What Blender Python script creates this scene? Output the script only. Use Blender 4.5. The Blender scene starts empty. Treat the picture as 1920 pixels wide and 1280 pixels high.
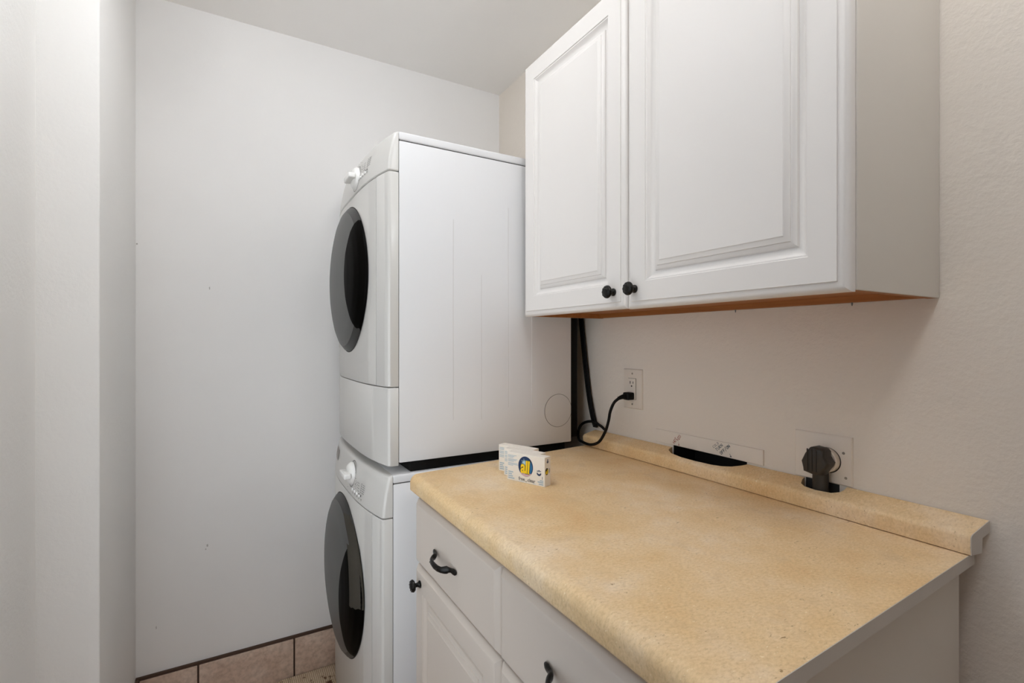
import bpy, bmesh, math, random
from mathutils import Vector, Matrix
random.seed(4)
scene = bpy.context.scene
C = scene.collection

# ------------------------------------------------------------------ camera
CAM_Z = 1.295
cd = bpy.data.cameras.new('camera'); cam = bpy.data.objects.new('camera', cd); C.objects.link(cam)
cam.location = (0, 0, CAM_Z); cam.rotation_euler = (math.pi/2, 0, math.radians(-30))
cd.sensor_width = 36; cd.lens = 36*923/1920; cd.clip_start = 0.02
scene.camera = cam
# ------------------------------------------------------------------ light and exposure
vs = scene.view_settings
vs.view_transform = 'Standard'; vs.look = 'None'; vs.gamma = 1; vs.use_curve_mapping = False
vs.exposure = 0.09
scene.cycles.diffuse_bounces = 8; scene.cycles.max_bounces = 14
w = bpy.data.worlds.new('daylight'); scene.world = w; w.use_nodes = True
w.node_tree.nodes['Background'].inputs[0].default_value = (0.62, 0.78, 1.0, 1)
w.node_tree.nodes['Background'].inputs[1].default_value = 0.5
LAMPS = [(0.14, 1.03, 19.0), (0.55, 0.02, 20.5)]      # one globe ceiling light, one added fill globe: x, y, emission strength
LAMP_COLOR = (0.93, 0.962, 1.0)
al = bpy.data.lights.new('door_daylight', 'AREA'); al.shape = 'RECTANGLE'; al.size = 1.3; al.size_y = 0.95
al.energy = 4.9; al.color = (0.90, 0.96, 1.0)
alo = bpy.data.objects.new('door_daylight', al); C.objects.link(alo)
alo.location = (-0.52, 0.66, 1.02); alo.rotation_euler = Vector((-0.64, -0.77, 0.02)).to_track_quat('Z', 'X').to_euler(); al.spread = math.radians(120)

# ------------------------------------------------------------------ room numbers
XR = 1.13; YB = 2.08; H = 2.477; XL = -0.386; XA = -0.27; YS = 1.54; YN = -1.4

# ------------------------------------------------------------------ materials
def lin(c):
    o = []
    for v in c:
        v /= 255.0
        o.append(v/12.92 if v <= 0.04045 else ((v+0.055)/1.055)**2.4)
    return (*o, 1)
def newmat(name):
    m = bpy.data.materials.new(name); m.use_nodes = True
    return m, m.node_tree.nodes, m.node_tree.links, m.node_tree.nodes['Principled BSDF']
def noise(n, l, scale, detail=4, rough=0.55, vec=None):
    t = n.new('ShaderNodeTexNoise'); t.inputs['Scale'].default_value = scale
    t.inputs['Detail'].default_value = detail; t.inputs['Roughness'].default_value = rough
    if vec: l.new(vec, t.inputs['Vector'])
    return t
def ramp(n, l, src, stops):
    r = n.new('ShaderNodeValToRGB'); e = r.color_ramp.elements
    e[0].position, e[0].color = stops[0]; e[1].position, e[1].color = stops[-1]
    for p, c in stops[1:-1]:
        k = e.new(p); k.color = c
    l.new(src, r.inputs[0]); return r
def mixc(n, l, fac, a, b, mode='MIX'):
    x = n.new('ShaderNodeMix'); x.data_type = 'RGBA'; x.blend_type = mode
    if isinstance(fac, float): x.inputs[0].default_value = fac
    else: l.new(fac, x.inputs[0])
    for s, i in ((a, 6), (b, 7)):
        if isinstance(s, tuple): x.inputs[i].default_value = s
        else: l.new(s, x.inputs[i])
    return x.outputs[2]
def bump(n, l, src, p, strength, dist):
    b = n.new('ShaderNodeBump'); b.inputs['Strength'].default_value = strength; b.inputs['Distance'].default_value = dist
    l.new(src, b.inputs['Height']); l.new(b.outputs[0], p.inputs['Normal'])
def wcoord(n):
    return n.new('ShaderNodeNewGeometry').outputs['Position']

def plain(name, rgb, rough=0.5, metal=0.0, coat=0.0, bmp=None, var=0.0, spec=0.5):
    m, n, l, p = newmat(name)
    c = lin(rgb); p.inputs['Base Color'].default_value = c
    p.inputs['Roughness'].default_value = rough; p.inputs['Metallic'].default_value = metal
    p.inputs['Coat Weight'].default_value = coat; p.inputs['Coat Roughness'].default_value = 0.08
    p.inputs['Specular IOR Level'].default_value = spec
    if var:
        t = noise(n, l, 9, 4, 0.6, wcoord(n))
        d = tuple(v*(1-var) for v in c[:3]) + (1,)
        l.new(ramp(n, l, t.outputs[0], [(0.35, d), (0.65, c)]).outputs[0], p.inputs['Base Color'])
    if bmp:
        t = noise(n, l, bmp[0], 3, 0.6, wcoord(n)); bump(n, l, t.outputs[0], p, bmp[1], bmp[2])
    return m

def wall_paint(name, rgb, strength):
    m, n, l, p = newmat(name)
    pos = wcoord(n)
    big = noise(n, l, 1.6, 3, 0.5, pos)
    c = lin(rgb); d = tuple(v*0.965 for v in c[:3]) + (1,)
    l.new(ramp(n, l, big.outputs[0], [(0.35, d), (0.65, c)]).outputs[0], p.inputs['Base Color'])
    p.inputs['Roughness'].default_value = 0.75; p.inputs['Specular IOR Level'].default_value = 0.25
    a = noise(n, l, 95, 3, 0.6, pos); b = noise(n, l, 34, 2, 0.5, pos)
    mx = n.new('ShaderNodeMath'); mx.operation = 'ADD'
    l.new(a.outputs[0], mx.inputs[0]); l.new(b.outputs[0], mx.inputs[1])
    bump(n, l, mx.outputs[0], p, strength, 0.004)
    return m

M = {}
M['wall'] = wall_paint('wall_paint', (236, 235, 233), 0.16)
M['wall_smooth'] = wall_paint('wall_paint_smooth', (238, 237, 236), 0.04)
M['wall_warm'] = wall_paint('wall_paint_warm_light', (229, 221, 211), 0.34)  # warm light on the right wall is put into its paint colour
M['wall_taupe'] = wall_paint('wall_paint_fill_cut', (150, 138, 126), 0.16)  # unseen rear wall, taupe chosen to cut the fill light
M['ceiling'] = wall_paint('ceiling_paint', (246, 244, 241), 0.08)
M['cab_white'] = plain('cabinet_white', (226, 222, 218), 0.5, spec=0.3, bmp=(420, 0.03, 0.001))
M['cab_side'] = plain('cabinet_side_laminate', (212, 207, 199), 0.45)
M['base_white'] = plain('base_cabinet_white', (209, 198, 187), 0.4)
M['enamel'] = plain('appliance_enamel', (224, 224, 225), 0.55, spec=0.3)
M['fascia'] = plain('appliance_plastic_white', (208, 206, 202), 0.34, coat=0.12)
M['groove'] = plain('panel_gap', (60, 58, 55), 0.7)
M['emboss'] = plain('pressed_line', (215, 214, 214), 0.4)
M['grey_door'] = plain('smoky_grey_plastic', (84, 84, 83), 0.4, spec=0.35)
M['grey_band'] = plain('dark_grey_plastic', (62, 61, 60), 0.4, spec=0.3)
M['black_gloss'] = plain('black_gloss', (5, 4, 3), 0.45, spec=0.04)
M['black_matte'] = plain('black_rubber_and_shade', (9, 8, 7), 0.6, spec=0.2)
M['tape'] = plain('duct_tape_grey', (66, 62, 55), 0.6, spec=0.2, var=0.15, bmp=(160, 0.2, 0.002))
M['ink'] = plain('dark_print', (58, 56, 54), 0.6)
M['white_knob'] = plain('white_knob', (240, 239, 236), 0.3, coat=0.3)
M['drawer_grey'] = plain('recess_grey', (150, 142, 136), 0.4)
M['bronze'] = plain('dark_bronze', (26, 24, 21), 0.32, metal=0.55, bmp=(300, 0.25, 0.001))
M['plate'] = plain('outlet_plate_ivory', (222, 213, 202), 0.35)
M['plate_wall'] = plain('painted_cover_plate', (228, 220, 210), 0.6, bmp=(80, 0.06, 0.002))
M['plug'] = plain('dark_brown_plug', (48, 42, 36), 0.5)
M['slot'] = plain('slot_dark', (30, 27, 25), 0.7)
M['screw'] = plain('screw_grey', (150, 144, 136), 0.35, metal=0.6)
M['white_core'] = plain('white_counter_end', (196, 190, 183), 0.5)
M['red_ink'] = plain('red_marker', (160, 78, 58), 0.7)
M['blue_ink'] = plain('blue_marker', (30, 62, 78), 0.7)
M['card'] = plain('white_card', (236, 229, 218), 0.5)
M['blue_dark'] = plain('logo_navy', (18, 50, 92), 0.4)
M['blue_mid'] = plain('logo_teal', (38, 112, 160), 0.4)
M['blue_pale'] = plain('logo_pale_blue', (176, 210, 226), 0.4)
M['blue_text'] = plain('pale_blue_print', (168, 188, 200), 0.5)
M['navy_text'] = plain('navy_print', (52, 66, 96), 0.5)
M['yellow'] = plain('logo_yellow', (246, 208, 28), 0.4)
M['outline'] = plain('logo_outline', (52, 44, 14), 0.4)
M['pink'] = plain('logo_pink', (206, 172, 178), 0.4)
M['grey_text'] = plain('grey_print', (74, 72, 74), 0.5)
M['grout'] = plain('brown_grout', (78, 58, 46), 0.85, bmp=(180, 0.3, 0.002))
M['scuff'] = plain('wall_scuff', (182, 179, 176), 0.8)
M['metal_grey'] = plain('metal_grey', (120, 118, 115), 0.4, metal=0.7)

def tile_mat():
    m, n, l, p = newmat('tan_ceramic_tile'); pos = wcoord(n)
    a = noise(n, l, 13, 5, 0.6, pos); b = noise(n, l, 60, 4, 0.6, pos)
    r = ramp(n, l, a.outputs[0], [(0.3, lin((190, 163, 145))), (0.5, lin((208, 184, 166))), (0.7, lin((218, 198, 182)))])
    r2 = ramp(n, l, b.outputs[0], [(0.35, lin((205, 200, 196))), (0.6, lin((255, 255, 255)))])
    l.new(mixc(n, l, 0.6, r.outputs[0], r2.outputs[0], 'MULTIPLY'), p.inputs['Base Color'])
    p.inputs['Roughness'].default_value = 0.5
    bump(n, l, b.outputs[0], p, 0.1, 0.003); return m
M['tile'] = tile_mat()

def laminate():
    m, n, l, p = newmat('tan_stone_laminate'); pos = wcoord(n)
    a = noise(n, l, 6, 5, 0.62, pos)
    base = ramp(n, l, a.outputs[0], [(0.32, lin((225, 188, 138))), (0.45, lin((230, 199, 152))), (0.55, lin((234, 206, 164))), (0.68, lin((239, 217, 186)))])
    mp0 = n.new('ShaderNodeMapping'); mp0.inputs['Rotation'].default_value = (0, 0, 0.5); mp0.inputs['Scale'].default_value = (150, 260, 200); l.new(pos, mp0.inputs[0])
    f = noise(n, l, 1.0, 4, 0.65, mp0.outputs[0])
    fr = ramp(n, l, f.outputs[0], [(0.30, lin((216, 206, 190))), (0.46, lin((240, 237, 232))), (0.62, lin((255, 255, 255)))])
    c1 = mixc(n, l, 0.62, base.outputs[0], fr.outputs[0], 'MULTIPLY')
    # soft olive and rose clouds
    q = noise(n, l, 17, 3, 0.6, pos)
    qr = ramp(n, l, q.outputs[0], [(0.56, (0, 0, 0, 1)), (0.74, (0.45, 0.45, 0.45, 1))])
    c1 = mixc(n, l, qr.outputs[0], c1, lin((206, 178, 140)))
    # pale flecks
    mp1 = n.new('ShaderNodeMapping'); mp1.inputs['Rotation'].default_value = (0, 0, 0.5); mp1.inputs['Scale'].default_value = (110, 240, 200); l.new(pos, mp1.inputs[0])
    v = noise(n, l, 1.0, 2, 0.5, mp1.outputs[0])
    vr = ramp(n, l, v.outputs[0], [(0.66, (0, 0, 0, 1)), (0.76, (0.8, 0.8, 0.8, 1))])
    c2 = mixc(n, l, vr.outputs[0], c1, lin((246, 228, 196)))
    # sparse dark veins, gathered in patches
    mp = n.new('ShaderNodeMapping'); mp.inputs['Rotation'].default_value = (0, 0, -0.3); mp.inputs['Scale'].default_value = (85, 190, 150); l.new(pos, mp.inputs[0])
    d = noise(n, l, 1.0, 3, 0.6, mp.outputs[0])
    dr = ramp(n, l, d.outputs[0], [(0.27, (1, 1, 1, 1)), (0.35, (0, 0, 0, 1))])
    g = noise(n, l, 12, 3, 0.6, pos)
    gr = ramp(n, l, g.outputs[0], [(0.46, (0, 0, 0, 1)), (0.62, (1, 1, 1, 1))])
    k = n.new('ShaderNodeMath'); k.operation = 'MULTIPLY'; l.new(dr.outputs[0], k.inputs[0]); l.new(gr.outputs[0], k.inputs[1])
    c3 = mixc(n, l, k.outputs[0], c2, lin((148, 116, 76)))
    l.new(c3, p.inputs['Base Color'])
    p.inputs['Roughness'].default_value = 0.5; p.inputs['Specular IOR Level'].default_value = 0.3
    return m
M['laminate'] = laminate()

def wood():
    m, n, l, p = newmat('orange_brown_wood'); pos = wcoord(n)
    mp = n.new('ShaderNodeMapping'); mp.inputs['Scale'].default_value = (60, 3, 60); l.new(pos, mp.inputs[0])
    a = noise(n, l, 1.0, 4, 0.6, mp.outputs[0])
    l.new(ramp(n, l, a.outputs[0], [(0.3, lin((150, 92, 38))), (0.7, lin((174, 112, 54)))]).outputs[0], p.inputs['Base Color'])
    p.inputs['Roughness'].default_value = 0.6; return m
M['wood'] = wood()

def mat_rug():
    m, n, l, p = newmat('woven_mat'); pos = wcoord(n)
    a = noise(n, l, 26, 3, 0.6, pos)
    wv = n.new('ShaderNodeTexWave'); wv.inputs['Scale'].default_value = 46; wv.inputs['Distortion'].default_value = 1.5; l.new(pos, wv.inputs[0])
    r = ramp(n, l, a.outputs[0], [(0.36, lin((104, 70, 48))), (0.44, lin((206, 186, 160))), (0.7, lin((222, 204, 180)))])
    r2 = ramp(n, l, wv.outputs[0], [(0.2, lin((190, 176, 160))), (0.6, lin((255, 255, 255)))])
    l.new(mixc(n, l, 0.7, r.outputs[0], r2.outputs[0], 'MULTIPLY'), p.inputs['Base Color'])
    p.inputs['Roughness'].default_value = 0.95; bump(n, l, wv.outputs[0], p, 0.4, 0.003); return m
M['rug'] = mat_rug()

def emit(strength):
    m, n, l, p = newmat('lamp_diffuser')
    p.inputs['Base Color'].default_value = (0.9, 0.9, 0.9, 1)
    p.inputs['Emission Color'].default_value = (*LAMP_COLOR, 1); p.inputs['Emission Strength'].default_value = strength
    return m
for k, q in enumerate(LAMPS): M['lamp%d' % k] = emit(q[2])
def glass():
    m, n, l, p = newmat('window_glass'); p.inputs['Transmission Weight'].default_value = 1.0
    p.inputs['Roughness'].default_value = 0.0; p.inputs['IOR'].default_value = 1.05; return m
M['glass'] = glass()

# ------------------------------------------------------------------ helpers
WL = {}
def link(o, loc, parent):
    C.objects.link(o); WL[o] = Vector(loc)
    if parent is not None:
        o.parent = parent; o.location = Vector(loc) - WL[parent]
    else: o.location = loc
    return o
def mk(name, bm, mat, parent=None, smooth=32, fix=True):
    """one mesh object, vertices given in world coordinates, origin at its base"""
    if fix: bmesh.ops.recalc_face_normals(bm, faces=bm.faces)
    vs_ = [v.co for v in bm.verts]
    lo = Vector([min(v[i] for v in vs_) for i in range(3)]); hi = Vector([max(v[i] for v in vs_) for i in range(3)])
    org = Vector(((lo.x+hi.x)/2, (lo.y+hi.y)/2, lo.z))
    bmesh.ops.translate(bm, verts=bm.verts, vec=-org)
    me = bpy.data.meshes.new(name); bm.to_mesh(me); bm.free()
    me.materials.append(M[mat])
    if smooth:
        for p in me.polygons: p.use_smooth = True
        me.set_sharp_from_angle(angle=math.radians(smooth))
    o = bpy.data.objects.new(name, me)
    return link(o, org, parent)
def thing(name, label, cat, loc, group=None):
    o = bpy.data.objects.new(name, None); o.empty_display_size = 0.05
    link(o, loc, None); return tag(o, label, cat, group)
def tag(o, label, cat, group=None):
    o['label'] = label; o['category'] = cat
    if group: o['group'] = group
    return o
def struct(o, label=None):
    o['kind'] = 'structure'
    if label: o['label'] = label
    return o
def box(bm, x0, x1, y0, y1, z0, z1, bev=0.0, seg=2):
    r = bmesh.ops.create_cube(bm, size=1.0); v = r['verts']
    bmesh.ops.scale(bm, verts=v, vec=(x1-x0, y1-y0, z1-z0))
    bmesh.ops.translate(bm, verts=v, vec=((x0+x1)/2, (y0+y1)/2, (z0+z1)/2))
    if bev:
        es = list({e for q in v for e in q.link_edges})
        bmesh.ops.bevel(bm, geom=es, offset=bev, segments=seg, profile=0.5, affect='EDGES')
def B(*boxes, bev=0.0, seg=2):
    bm = bmesh.new()
    for b in boxes: box(bm, *b, bev=bev, seg=seg)
    return bm
def rings(bm, loops, close=True, cap0=True, cap1=True):
    """skin a list of equally long vertex loops"""
    vl = [[bm.verts.new(p) for p in lp] for lp in loops]
    n = len(vl[0])
    for a, b in zip(vl, vl[1:]):
        for i in range(n if close else n-1):
            j = (i+1) % n
            bm.faces.new((a[i], a[j], b[j], b[i]))
    if cap0: bm.faces.new(vl[0])
    if cap1: bm.faces.new(vl[-1][::-1])
    return vl
def revolve_x(bm, c, prof, n=32, sgn=-1):
    """prof: (radius, height outward along -X) around axis X through c"""
    loops = []
    for r, h in prof:
        loops.append([(c[0]+sgn*h, c[1]+r*math.cos(2*math.pi*i/n), c[2]+r*math.sin(2*math.pi*i/n)) for i in range(n)])
    rings(bm, loops)
def revolve_z(bm, c, prof, n=32):
    rings(bm, [[(c[0]+r*math.cos(2*math.pi*i/n), c[1]+r*math.sin(2*math.pi*i/n), c[2]+h) for i in range(n)] for r, h in prof])
def smooth_path(pts, k=6):
    P = [Vector(p) for p in pts]; P = [2*P[0]-P[1]] + P + [2*P[-1]-P[-2]]
    out = []
    for i in range(1, len(P)-2):
        for s in range(k):
            t = s/k
            out.append(0.5*((2*P[i]) + (P[i+1]-P[i-1])*t + (2*P[i-1]-5*P[i]+4*P[i+1]-P[i+2])*t*t + (3*P[i]-P[i-1]-3*P[i+1]+P[i+2])*t**3))
    out.append(P[-2]); return out
def tube(bm, path, rad, n=10, ref=(0.3, 0.2, 1)):
    """rad: number, or list of (a, b) half-widths per point"""
    loops = []
    for i, p in enumerate(path):
        t = (path[min(i+1, len(path)-1)]-path[max(i-1, 0)]).normalized()
        u = Vector(ref).cross(t).normalized(); v = t.cross(u)
        a, b = (rad, rad) if not isinstance(rad, list) else rad[i]
        loops.append([p + u*a*math.cos(2*math.pi*k/n) + v*b*math.sin(2*math.pi*k/n) for k in range(n)])
    rings(bm, loops)

# ------------------------------------------------------------------ the room
T = 0.10
fl = struct(mk('floor', B((XL-T, XR+T, YN-T, YB+T, -0.06, -0.004)), 'grout'), 'brown grouted floor under the tan tiles')
px = 0.313
x = -0.0908-px*1
ys = YB
for i in range(6):
    x0 = -0.0908 - px + px*i; x1 = x0+px
    x0 = max(x0+0.004, XL+0.002); x1 = min(x1-0.004, XR-0.002)
    if x1-x0 < 0.03: continue
    for j in range(12):
        y1 = YB - 0.004 - px*j; y0 = max(y1-px+0.008, YN+0.002)
        if y1-y0 < 0.03: continue
        xx0 = max(x0, XA+0.002) if y1 > YS else x0
        if x1-xx0 < 0.02: continue
        mk('tile', B((xx0, x1, y0, y1, -0.004, 0.0), bev=0.0015, seg=1), 'tile', fl, smooth=0)
struct(mk('ceiling', B((XL-T, XR+T, YN-T, YB+T, H, H+0.06)), 'ceiling'), 'pale painted ceiling')
wb = struct(mk('wall_back', B((XA-0.001, XR+T, YB, YB+T, 0, H)), 'wall_smooth'), 'white painted alcove wall behind the stacked machines')
RY0, RY1, RZ0, RZ1 = 0.776, 1.012, 0.80, 0.9930        # recess behind the slotted ledge
wr = struct(mk('wall_right', B((XR, XR+T, YN-T, RY0, 0, H), (XR, XR+T, RY1, YB, 0, H), (XR, XR+T, RY0, RY1, 0, RZ0), (XR, XR+T, RY0, RY1, RZ1, H)), 'wall_warm', smooth=0), 'textured wall behind counter and cabinets, warm light put into its colour')
mk('valve_recess', B((XR+T-0.01, XR+T, RY0, RY1, RZ0, RZ1), (XR+0.001, XR+T-0.01, RY0, RY1, RZ0, RZ0+0.004), (XR+0.001, XR+T-0.01, RY1-0.002, RY1, RZ0+0.004, RZ1), (XR+0.001, XR+T-0.01, RY0, RY0+0.002, RZ0+0.004, RZ1), (XR+0.001, XR+T-0.01, RY0+0.002, RY1-0.002, RZ1-0.002, RZ1)), 'slot', wr, smooth=0)  # lined dark, so the shade inside the recess is in the colour
mk('slot_shade', B((XR-0.0008, XR+0.0004, 0.560, 0.630, 0.88, 0.9895)), 'slot', wr)  # flat dark plate that paints deep shade onto the wall below the socket
struct(mk('wall_rear', B((XL-T, XR, YN-T, YN, 0, H)), 'wall_taupe'), 'unseen wall closing the room, darkened to cut fill light')
WY0, WY1, WZ0, WZ1 = 0.10, 1.14, 0.0, 2.12
bm = bmesh.new()
for b in ((XL-T, XL, YN, WY0, 0, H), (XL-T, XL, WY0, WY1, WZ1, H), (XL-T, XL, WY1, YS, 0, H)): box(bm, *b)
struct(mk('wall_left', bm, 'wall', smooth=0), 'textured white wall at the left edge')
bm = B((XL-T, XA, YS, YB+T, 0, H), bev=0.004, seg=3)
struct(mk('wall_alcove', bm, 'wall'), 'projecting white wall end beside the laundry alcove')
wn = struct(mk('door_1', B((XL-0.07, XL-0.03, WY0, WY0+0.06, 0, WZ1), (XL-0.07, XL-0.03, WY1-0.06, WY1, 0, WZ1), (XL-0.07, XL-0.03, WY0+0.06, WY1-0.06, 0, 0.08), (XL-0.07, XL-0.03, WY0+0.06, WY1-0.06, WZ1-0.06, WZ1), (XL-0.07, XL-0.03, WY0+0.06, WY1-0.06, 1.02, 1.07)), 'cab_white', smooth=0), 'white framed glazed door in the left wall')
for a, b in ((0.08, 1.02), (1.07, WZ1-0.06)):
    mk('pane', B((XL-0.052, XL-0.048, WY0+0.06, WY1-0.06, a, b)), 'glass', wn)
# tile skirting along the back wall
sk = struct(mk('baseboard_back', B((XA+0.0005, XR-0.0005, YB-0.010, YB-0.0005, 0.0, 0.1565)), 'grout'), 'brown grout line above tan skirting tiles')
bx = [XA+0.012, -0.0938, -0.0878, 0.2193, 0.2253, 0.5323, 0.5383, 0.8453, 0.8513, XR-0.002]
for i in range(0, 10, 2):
    mk('tile', B((bx[i], bx[i+1], YB-0.016, YB-0.009, 0.001, 0.1475), bev=0.002), 'tile', sk)
sk = struct(mk('baseboard_alcove', B((XA+0.0005, XA+0.009, YS+0.003, YB-0.011, 0.0, 0.1545)), 'grout'), 'skirting tiles on the alcove side wall')
for a, b in ((YB-0.02-0.305, YB-0.02), (YS+0.004, YB-0.331)):
    mk('tile', B((XA+0.008, XA+0.015, a, b, 0.001, 0.1455), bev=0.002), 'tile', sk)
# small dings in the back wall paint
def upx(px_, py_, axis, val):
    F = Vector((0.5, math.sqrt(3)/2, 0)); R = Vector((math.sqrt(3)/2, -0.5, 0))
    d = F + R*((px_-960)/923) + Vector((0, 0, (640-py_)/923)); return d*(val/d[axis]) + Vector((0, 0, CAM_Z))
for (a, b, dx, dz) in ((393, 540, 0.004, 0.012), (389, 1022, 0.006, 0.011), (386, 1029, 0.004, 0.006), (293, 1176, 0.003, 0.012), (257, 457, 0.006, 0.006)):
    p = upx(a, b, 1, YB)
    q = bmesh.new(); r = [(p.x-dx*0.3, YB-0.0008, p.z-dz/2), (p.x+dx*0.4, YB-0.0008, p.z-dz*0.3), (p.x+dx*0.2, YB-0.0008, p.z+dz/2), (p.x-dx*0.5, YB-0.0008, p.z+dz*0.2)]
    rings(q, [r, [(a_, YB-0.0001, c_) for a_, _, c_ in r]]); mk('scuff_mark', q, 'scuff', wb)
# ceiling light, and an added globe in place of bounced flash
for k, (lx, ly, ls) in enumerate(LAMPS):
    lt = thing('ceiling_or_fill_light', ('white globe ceiling light above the counter aisle', 'white globe added as fill light nearer the rear wall')[k], 'light', (lx, ly, H-0.26), 'globe ceiling lights')
    bm = bmesh.new(); revolve_z(bm, (lx, ly, H), [(0.075, 0.0), (0.075, -0.012), (0.06, -0.022), (0.03, -0.03), (0.028, -0.052)], 32); mk('canopy', bm, 'cab_white', lt)
    bm = bmesh.new(); revolve_z(bm, (lx, ly, H-0.15), [(0.105*math.cos(math.radians(a)), 0.105*math.sin(math.radians(a))) for a in range(68, -89, -12)], 32); mk('globe', bm, 'lamp%d' % k, lt)

# ------------------------------------------------------------------ raised-panel doors and drawer fronts (facing -X)
OUT = [(0.0, -0.020), (0.0, -0.0115), (0.0012, -0.0085), (0.004, -0.0055), (0.008, -0.0036), (0.0125, -0.0027), (0.0165, -0.0025), (0.017, 0.0)]
OUT2 = [(0.0, -0.020), (0.0, -0.0120), (0.0008, -0.0100), (0.003, -0.0078), (0.0100, -0.0016), (0.0118, -0.0005), (0.0145, 0.0)]
def raised(fr, out=OUT, k=1.45):
    return out + [(a, b*k) for a, b in ((fr, 0.0), (fr+0.0012, -0.0016), (fr+0.004, -0.0018), (fr+0.008, -0.0050), (fr+0.013, -0.0078), (fr+0.018, -0.0088), (fr+0.021, -0.0088),
                  (fr+0.0225, -0.0066), (fr+0.029, -0.0040), (fr+0.031, -0.0040), (fr+0.032, -0.0026), (fr+0.040, -0.0012), (fr+0.042, 0.0))]
def front(xf, y0, y1, z0, z1, prof):
    bm = bmesh.new(); loops = []
    for ins, h in prof:
        loops.append([(xf-h, y0+ins, z0+ins), (xf-h, y1-ins, z0+ins), (xf-h, y1-ins, z1-ins), (xf-h, y0+ins, z1-ins)])
    rings(bm, loops); return bm
def knob(c, parent, s=1.0):
    bm = bmesh.new()
    p = [(0.0095, 0.0), (0.0095, 0.0025), (0.0075, 0.004), (0.0055, 0.008), (0.0055, 0.0125), (0.008, 0.0145), (0.0135, 0.0165), (0.0158, 0.0195), (0.0158, 0.0215), (0.0142, 0.0245), (0.0100, 0.0265), (0.0088, 0.0262), (0.0075, 0.0274), (0.003, 0.0282)]
    revolve_x(bm, c, [(r*s, h*s) for r, h in p], 28)
    k = mk('knob', bm, 'bronze', parent); k['label'] = 'dark bronze round knob'
    bm = bmesh.new()
    for i in range(10):
        a = 2*math.pi*i/10
        bmesh.ops.create_icosphere(bm, subdivisions=1, radius=0.0016*s, matrix=Matrix.Translation((c[0]-0.0250*s, c[1]+0.0128*s*math.cos(a), c[2]+0.0128*s*math.sin(a))))
    mk('beaded_ring', bm, 'bronze', k)
def pull(c, parent):
    us = [(-0.068, 0.0030, 0.0035, 0.002), (-0.064, 0.0040, 0.0066, 0.003), (-0.057, 0.0050, 0.0072, 0.0038), (-0.049, 0.0062, 0.0052, 0.004), (-0.043, 0.0092, 0.0060, 0.0046), (-0.039, 0.0130, 0.0088, 0.005), (-0.036, 0.0180, 0.0082, 0.0046),
          (-0.030, 0.0235, 0.0070, 0.0042), (-0.018, 0.0272, 0.0072, 0.0042), (0, 0.0285, 0.0076, 0.0044)]
    us = us + [(-a, b, d, e) for a, b, d, e in us[-2::-1]]
    path = [Vector((c[0]-h, c[1]+u, c[2]-0.004*(h/0.0285))) for u, h, _, _ in us]
    bm = bmesh.new(); tube(bm, path, [(d, e) for _, _, d, e in us], 12, ref=(1, 0.001, 0.001))
    # ref along X keeps the broad side vertical
    k = mk('pull_handle', bm, 'bronze', parent, smooth=50); k['label'] = 'dark bronze arched pull handle'
    bm = bmesh.new()
    for u in (-0.022, -0.011, 0.0, 0.011, 0.022):
        bmesh.ops.create_icosphere(bm, subdivisions=1, radius=0.0020, matrix=Matrix.Translation((c[0]-0.0318+abs(u)*0.09, c[1]+u, c[2]-0.004)))
    mk('bead', bm, 'bronze', k)

# ---- upper cabinet
uc = thing('wall_cabinet', 'white two-door wall cabinet hung above the tan counter', 'cabinet', (0.97, 0.865, 1.3705))
UY0, UY1, UZ0, UZ1, UX = 0.389, 1.338, 1.3745, 2.165, 0.8366
mk('side_panel', B((UX-0.001, XR-0.002, UY0, UY0+0.004, UZ0-0.0, UZ1), bev=0.0008, seg=1), 'cab_side', uc)
mk('side_panel', B((UX-0.001, XR-0.002, UY1-0.004, UY1, UZ0, UZ1), bev=0.0008, seg=1), 'cab_side', uc)
mk('side_core', B((UX, XR-0.002, UY0+0.004, UY0+0.018, UZ0, UZ1-0.001)), 'wood', uc)
mk('side_core', B((UX, XR-0.002, UY1-0.018, UY1-0.004, UZ0, UZ1-0.001)), 'wood', uc)
mk('bottom_panel', B((UX+0.018, XR-0.022, UY0+0.018, UY1-0.018, UZ0+0.014, UZ0+0.030)), 'wood', uc)
mk('front_rail', B((UX, UX+0.018, UY0+0.018, UY1-0.018, UZ0+0.002, UZ0+0.04)), 'wood', uc)
mk('hanging_rail', B((XR-0.022, XR-0.002, UY0+0.018, UY1-0.018, UZ0+0.001, UZ0+0.06)), 'wood', uc)
mk('back_panel', B((XR-0.010, XR-0.002, UY0+0.018, UY1-0.018, UZ0+0.06, UZ1-0.02)), 'wood', uc)
mk('top_panel', B((UX, XR-0.002, UY0+0.018, UY1-0.018, UZ1-0.018, UZ1)), 'cab_side', uc)
UXF = 0.8146; GAP = 0.8735
d1 = mk('door', front(UXF, GAP+0.0015, UY1+0.001, 1.3735, 2.163, raised(0.0605)), 'cab_white', uc)
d2 = mk('door', front(UXF, UY0+0.002, GAP-0.0015, 1.3715, 2.163, raised(0.0605)), 'cab_white', uc)
knob((UXF, 0.9160, 1.4150), d1); knob((UXF, 0.8437, 1.4165), d2)
for yy in (0.80, 0.53):
    bm = bmesh.new(); revolve_z(bm, (XR-0.012, yy, UZ0-0.006), [(0.0008, 0.0), (0.0018, 0.004), (0.0018, 0.0072)], 8)
    mk('nail', bm, 'metal_grey', uc)

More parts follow.
